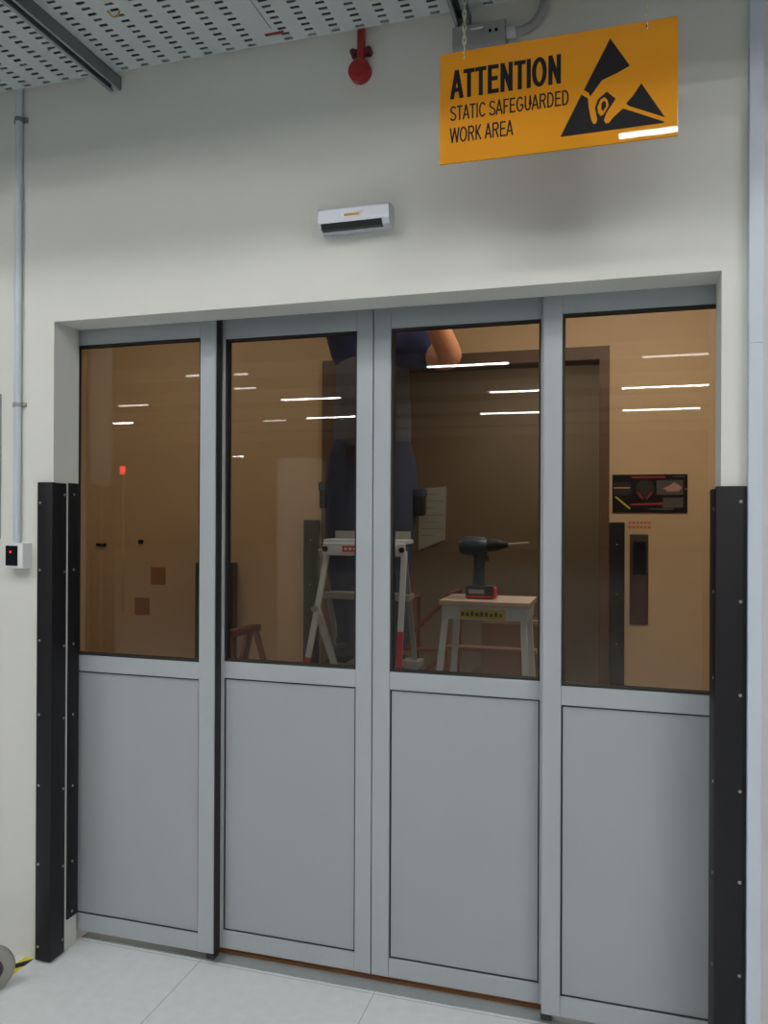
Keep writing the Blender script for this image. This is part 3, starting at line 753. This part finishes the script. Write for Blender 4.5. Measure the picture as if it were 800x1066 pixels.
def body(bm):
    sec = [(-.610, .018), (-.606, .028), (-.590, .036), (-.565, .038), (-.535, .036), (-.510, .034), (-.498, .028)]
    rings = [[bm.verts.new((x, yd + r*math.sin(2*math.pi*k/24), 1.375 + r*math.cos(2*math.pi*k/24))) for k in range(24)] for x, r in sec]
    for A, Bq in zip(rings, rings[1:]):
        for k in range(24): bm.faces.new((A[k], A[(k+1) % 24], Bq[(k+1) % 24], Bq[k]))
    bm.faces.new(rings[0][::-1]); bm.faces.new(rings[-1])
obj('motor_body', B(body), M['drill'], t, True)
ck = bmesh.new(); rod(ck, (-.50, yd, 1.378), (-.455, yd, 1.381), .026, .024, 24); rod(ck, (-.455, yd, 1.381), (-.418, yd, 1.384), .022, .012, 24)
ch = obj('chuck', ck, M['drilldark'], t, True)
obj('bit', B(rod, (-.42, yd, 1.384), (-.341, yd, 1.391), .0045, .0035, 10), M['steel'], ch, True)
obj('trigger', B(box, -.508, -.492, yd-.009, yd+.009, 1.316, 1.338, .003), M['dark_red'], t, True)

# ------------------------------------------------------------------ person on the ladder
def skin_mesh(name, joints, edges, m, parent=None, sub=2, root=0):
    bm = bmesh.new(); vs = [bm.verts.new(j[0]) for j in joints]
    for a, b in edges: bm.edges.new((vs[a], vs[b]))
    me = bpy.data.meshes.new(name); bm.to_mesh(me); bm.free()
    o = bpy.data.objects.new(name, me); COL.objects.link(o)
    o.modifiers.new('skin', 'SKIN').use_smooth_shade = True
    for i, j in enumerate(joints):
        r = j[1]; r = (r, r) if not isinstance(r, tuple) else r
        me.skin_vertices[0].data[i].radius = r
        me.skin_vertices[0].data[i].use_root = (i == root)
    s = o.modifiers.new('sub', 'SUBSURF'); s.levels = sub; s.render_levels = sub
    bpy.context.view_layer.update()
    dg = bpy.context.evaluated_depsgraph_get()
    nm = bpy.data.meshes.new_from_object(o.evaluated_get(dg)); nm.name = name
    o.modifiers.clear(); o.data = nm; bpy.data.meshes.remove(me)
    nm.materials.clear(); nm.materials.append(m)
    for p in nm.polygons: p.use_smooth = True
    if parent is not None:
        o.parent = parent; o.matrix_parent_inverse = parent.matrix_world.inverted()
    return o
PX = -1.095; PYy = 3.49
sh_l = (PX+.185, 3.46, 2.265); sh_r = (PX-.135, 3.45, 2.30)
el_l = (-.672, 3.255, 2.135); el_r = (PX-.13, 3.27, 2.53)
wr_l = (-.755, 3.09, 2.36); wr_r = (PX-.09, 3.06, 2.62)
J = [((PX, PYy, 1.80), (.135, .105)), ((PX, PYy-.01, 1.98), (.135, .10)), ((PX, PYy, 2.17), (.12, .085)), ((PX, PYy-.02, 2.315), (.075, .07)), ((PX, PYy-.045, 2.395), (.056, .058)),
     ((PX, PYy-.06, 2.46), (.065, .075)), ((PX, PYy-.065, 2.535), (.078, .095)), ((PX, PYy-.06, 2.60), (.058, .07)),
     (sh_l, .070), (el_l, .062), (wr_l, .042), (sh_r, .062), (el_r, .046), (wr_r, .032),
     ((PX+.095, PYy, 1.74), .092), ((PX+.10, PYy-.03, 1.345), .060), ((PX+.105, PYy+.01, .925), .042), ((PX+.11, PYy-.09, .866), .018),
     ((PX-.10, PYy, 1.74), .092), ((PX-.105, PYy-.03, 1.345), .060), ((PX-.11, PYy+.01, .925), .042), ((PX-.115, PYy-.09, .866), .018)]
E_ = [(0, 1), (1, 2), (2, 3), (3, 4), (4, 5), (5, 6), (6, 7), (2, 8), (8, 9), (9, 10), (2, 11), (11, 12), (12, 13), (0, 14), (14, 15), (15, 16), (16, 17), (0, 18), (18, 19), (19, 20), (20, 21)]
per = skin_mesh('person', J, E_, M['skin'])
tag(per, 'person in navy and grey work shirt standing on the ladder behind the doors, arms raised', 'person')
# hands: palm and five fingers, curled up against the door head
def hand(w, side):
    w = Vector(w); up = Vector((0.05*side, -.45, .88)).normalized(); ac = Vector((1, 0, 0)); fw = Vector((0, -.88, -.45)).normalized()
    palm = w + up*.05
    Jh = [(w, .026), (palm, (.030, .018)), (w+up*.085, (.036, .014))]; Eh = [(0, 1), (1, 2)]
    for k, L in enumerate((.062, .074, .078, .068)):
        b = w + up*.088 + ac*side*(.030 - .020*k)
        i = len(Jh); Jh += [(b, .0095), (b+up*L*.5, .009), (b+up*L*.78+fw*L*.25, .008), (b+up*L*.88+fw*L*.5, .007)]
        Eh += [(2, i), (i, i+1), (i+1, i+2), (i+2, i+3)]
    i = len(Jh); b = w + up*.035 - ac*side*.026
    Jh += [(b, .012), (b - ac*side*.022 + up*.03 + fw*.012, .0105), (b - ac*side*.026 + up*.058 + fw*.026, .009)]
    Eh += [(1, i), (i, i+1), (i+1, i+2)]
    return skin_mesh('hand', Jh, Eh, M['skin'], per, 2)
hand(wr_l, 1); hand(wr_r, -1)
# face
fy = PYy - .06 - .105
for sx in (-.032, .032):
    e = obj('eye', B(ball, (PX+sx, fy+.030, 2.525), .012, (1, .7, .7), 14), M['plastic'], per, True)
    obj('iris', B(ball, (PX+sx, fy+.0225, 2.525), .005, (1, .6, 1), 10), M['ink'], e, True)
    obj('ear', B(ball, (PX+sx*2.55, PYy-.055, 2.515), .028, (.35, .7, 1.1), 14), M['skin'], per, True)
obj('nose', B(ball, (PX, fy+.018, 2.497), .018, (.7, 1, 1.3), 14), M['skin'], per, True)
obj('mouth', B(ball, (PX, fy+.036, 2.458), .024, (1, .35, .25), 14), M['rust'], per, True)
def hair_cap(bm):
    ball(bm, (PX, PYy-.05, 2.575), .092, (.95, 1.12, .92), 28)
    bmesh.ops.delete(bm, geom=[v for v in bm.verts if v.co.z < 2.50 or (v.co.y < PYy-.105 and v.co.z < 2.585)], context='VERTS')
hc = obj('hair', B(hair_cap), M['hair'], per, True)
hc.modifiers.new('t', 'SOLIDIFY').thickness = .012
# shirt: grey body, navy yoke with short sleeves
def lerp(a, b, t): return tuple(a[i]+(b[i]-a[i])*t for i in range(3))
Js = [((PX, PYy, 1.76), (.19, .145)), ((PX, PYy, 1.86), (.20, .15)), ((PX, PYy, 1.96), (.196, .145)), ((PX, PYy-.01, 2.06), (.19, .138)), ((PX, PYy-.005, 2.16), (.19, .138)), ((PX, PYy-.005, 2.28), (.17, .125))]
skin_mesh('shirt_body', Js, [(0, 1), (1, 2), (2, 3), (3, 4), (4, 5)], M['greyshirt'], per, 2)
Jy = [((PX, PYy-.005, 2.13), (.185, .142)), ((PX, PYy-.01, 2.24), (.192, .142)), ((PX, PYy-.02, 2.34), (.095, .09)), (sh_l, .098), (lerp(sh_l, el_l, .40), .090), (lerp(sh_l, el_l, .72), .088), (sh_r, .090), (lerp(sh_r, el_r, .5), .082), (lerp(sh_r, el_r, .8), .080), ((PX, PYy-.03, 2.39), .07)]
skin_mesh('shirt_yoke', Jy, [(0, 1), (1, 2), (2, 9), (1, 3), (3, 4), (4, 5), (1, 6), (6, 7), (7, 8)], M['navy'], per, 2)
Jt = [((PX, PYy, 1.95), (.175, .13)), ((PX, PYy, 1.82), (.185, .14)), ((PX+.105, PYy, 1.66), (.124, .124)), ((PX+.108, PYy-.02, 1.42), .104), ((PX+.107, PYy-.012, 1.15), .084), ((PX+.108, PYy+.005, .86), .082),
      ((PX-.108, PYy, 1.66), (.124, .124)), ((PX-.112, PYy-.02, 1.42), .104), ((PX-.112, PYy-.012, 1.15), .084), ((PX-.112, PYy+.005, .86), .082)]
skin_mesh('trousers', Jt, [(0, 1), (1, 2), (2, 3), (3, 4), (4, 5), (1, 6), (6, 7), (7, 8), (8, 9)], M['denim'], per, 2)
def belt(bm):
    n = 40; R = []
    for z, g in ((1.762, -.02), (1.762, .002), (1.798, .002), (1.798, -.02)):
        R.append([bm.verts.new((PX+(.176+g)*math.cos(2*math.pi*k/n), PYy+(.134+g)*math.sin(2*math.pi*k/n), z)) for k in range(n)])
    for A, Bq in zip(R, R[1:] + R[:1]):
        for k in range(n): bm.faces.new((A[k], A[(k+1) % n], Bq[(k+1) % n], Bq[k]))
obj('belt', B(belt), M['leather'], per, True)
for x, z in ((-1.318, 1.58), (-.872, 1.55)):
    po = obj('tool_pouch', B(box, x-.022, x+.022, PYy-.05, PYy+.045, z-.06, z+.06, .014), M['leather'], per, True)
    obj('pouch_flap', B(box, x-.025, x+.025, PYy-.054, PYy+.048, z+.025, z+.066, .010), M['denim'], po, True)
bd = obj('name_badge', B(box, PX+.10, PX+.128, PYy-.153, PYy-.146, 2.135, 2.160, .003), M['plastic'], per)
obj('badge_cord', B(rod, (PX+.107, PYy-.145, 2.14), (PX+.10, PYy-.142, 2.05), .004, seg=8), M['amber'], bd)
for sx in (.108, -.113):
    bm = bmesh.new(); ball(bm, (PX+sx, PYy-.06, .875), .05, (1.0, 2.5, .8), 24)
    for v in bm.verts:
        if v.co.z < .846: v.co.z = .846
    s = obj('shoe', bm, M['leather'], per, True)
    obj('sole', B(box, PX+sx-.047, PX+sx+.047, PYy-.175, PYy+.055, .841, .850, .004), M['ink'], s)

# ------------------------------------------------------------------ room beyond the doorway
o = obj('wall_chart', B(prism, [(-1.755, 1.17), (-1.51, 1.27), (-1.50, 1.745), (-1.745, 1.725)], 6.985, 6.998), M['paper']); 
tag(o, 'pale paper chart on the far wall seen past the person', 'chart')
for k in range(7):
    z = 1.30 + .062*k
    ln = obj('ruled_line', B(box, -1.73, -1.53 if k % 2 else -1.60, 6.983, 6.986, z, z+.006), M['greyplastic'], o)
t = thing('cardboard_box', 'brown cardboard box on a stand in the room past the step stool', 'box', (-.66, 5.3, 0))
obj('box_body', B(box, -.86, -.45, 5.1, 5.5, .42, .80, .004), M['card'], t)
obj('tape_strip', B(box, -.865, -.445, 5.27, 5.33, .799, .802), M['tan2'], t)
t2 = thing('low_table', 'low dark table under the cardboard box beyond the doorway', 'table', (-.66, 5.3, 0))
obj('table_top', B(box, -.98, -.36, 5.02, 5.6, .39, .42, .004), M['darkwood'], t2)
for x in (-.95, -.39):
    for y in (5.05, 5.57): obj('leg', B(box, x-.02, x+.02, y-.02, y+.02, 0.0, .39), M['darkwood'], t2)
t = thing('tube_rack', 'rust-red tubular rack standing beyond the doorway between ladder and step stool', 'rack', (-1.15, 4.9, 0))
for nm, pts in (('upright', [(-1.30, 4.8, 0.0), (-1.30, 4.8, .95)]), ('upright', [(-1.02, 4.8, 0.0), (-1.02, 4.8, 1.02)]), ('upright', [(-1.30, 5.2, 0.0), (-1.30, 5.2, .95)]), ('upright', [(-1.02, 5.2, 0.0), (-1.02, 5.2, 1.02)]),
                ('diagonal_tube', [(-1.30, 4.8, .70), (-1.02, 4.8, .98)]), ('rail', [(-1.30, 4.8, .66), (-1.02, 4.8, .66)]), ('rail', [(-1.30, 4.8, .95), (-1.30, 5.2, .95)]), ('diagonal_tube', [(-1.30, 4.8, .38), (-1.02, 4.8, .66)]), ('rail', [(-1.02, 4.8, 1.0), (-1.02, 5.2, 1.0)])):
    obj(nm, B(tube, pts, .013, 10), M['rust'], t, True)

# lobby ceiling light, plus lights added for far room and left lobby
t = thing('ceiling_light', 'square lobby ceiling light above the poster wall', 'ceiling light', (.05, 2.95, LZ))
obj('frame', B(box, -.30, .40, 2.60, 3.30, LZ-.05, LZ, .004), M['plastic'], t)
obj('diffuser', B(box, -.27, .37, 2.63, 3.27, LZ-.056, LZ-.049), M['lobbylight'], t)
t = thing('ceiling_light', 'small light added to brighten the dim room beyond', 'ceiling light', (-.6, 6.0, LZ))  # unseen lamp added to lift the far room
obj('frame', B(box, -.85, -.35, 5.75, 6.25, LZ-.05, LZ, .004), M['plastic'], t)
obj('diffuser', B(box, -.80, -.40, 5.80, 6.20, LZ-.056, LZ-.049), emit('far_fill_diffuser', (1, .96, .90, 1), 24.0), t)

t = thing('ceiling_light', 'square light added to brighten the lobby above the dark grey cabinet', 'ceiling light', (-2.45, 3.0, LZ))  # unseen lamp added to brighten the left of the lobby
obj('frame', B(box, -2.8, -2.1, 2.65, 3.35, LZ-.05, LZ, .004), M['plastic'], t)
obj('diffuser', B(box, -2.77, -2.13, 2.68, 3.32, LZ-.056, LZ-.049), emit('left_fill_diffuser', (1, .97, .92, 1), 7.0), t)
# ------------------------------------------------------------------ world, camera, view
w = bpy.data.worlds.new('World'); S.world = w; w.use_nodes = True
w.node_tree.nodes['Background'].inputs['Color'].default_value = (0.5, 0.52, 0.55, 1)
w.node_tree.nodes['Background'].inputs['Strength'].default_value = 0.3

cd = bpy.data.cameras.new('camera'); cam = bpy.data.objects.new('camera', cd); COL.objects.link(cam)
X = Vector((0.9584124, 0.2853525, 0.0044209)); Y = Vector((-0.0036541, -0.0032194, 0.9999881)); Z = Vector((0.2853634, -0.9584172, -0.0020428))
cam.matrix_world = Matrix.Translation((0, 0, 1.5)) @ Matrix((X, Y, Z)).transposed().to_4x4()
cd.sensor_fit = 'VERTICAL'; cd.sensor_height = 36.0; cd.lens = 36.0*829.0/1066.0
cd.clip_start = 0.05; cd.clip_end = 200
S.camera = cam
S.view_settings.view_transform = 'Standard'; S.view_settings.look = 'None'
S.view_settings.gamma = 1.0; S.view_settings.use_curve_mapping = False
S.view_settings.exposure = -0.07
try:
    S.cycles.use_denoising = True
    S.cycles.max_bounces = 10; S.cycles.diffuse_bounces = 5; S.cycles.transparent_max_bounces = 16
except Exception: pass
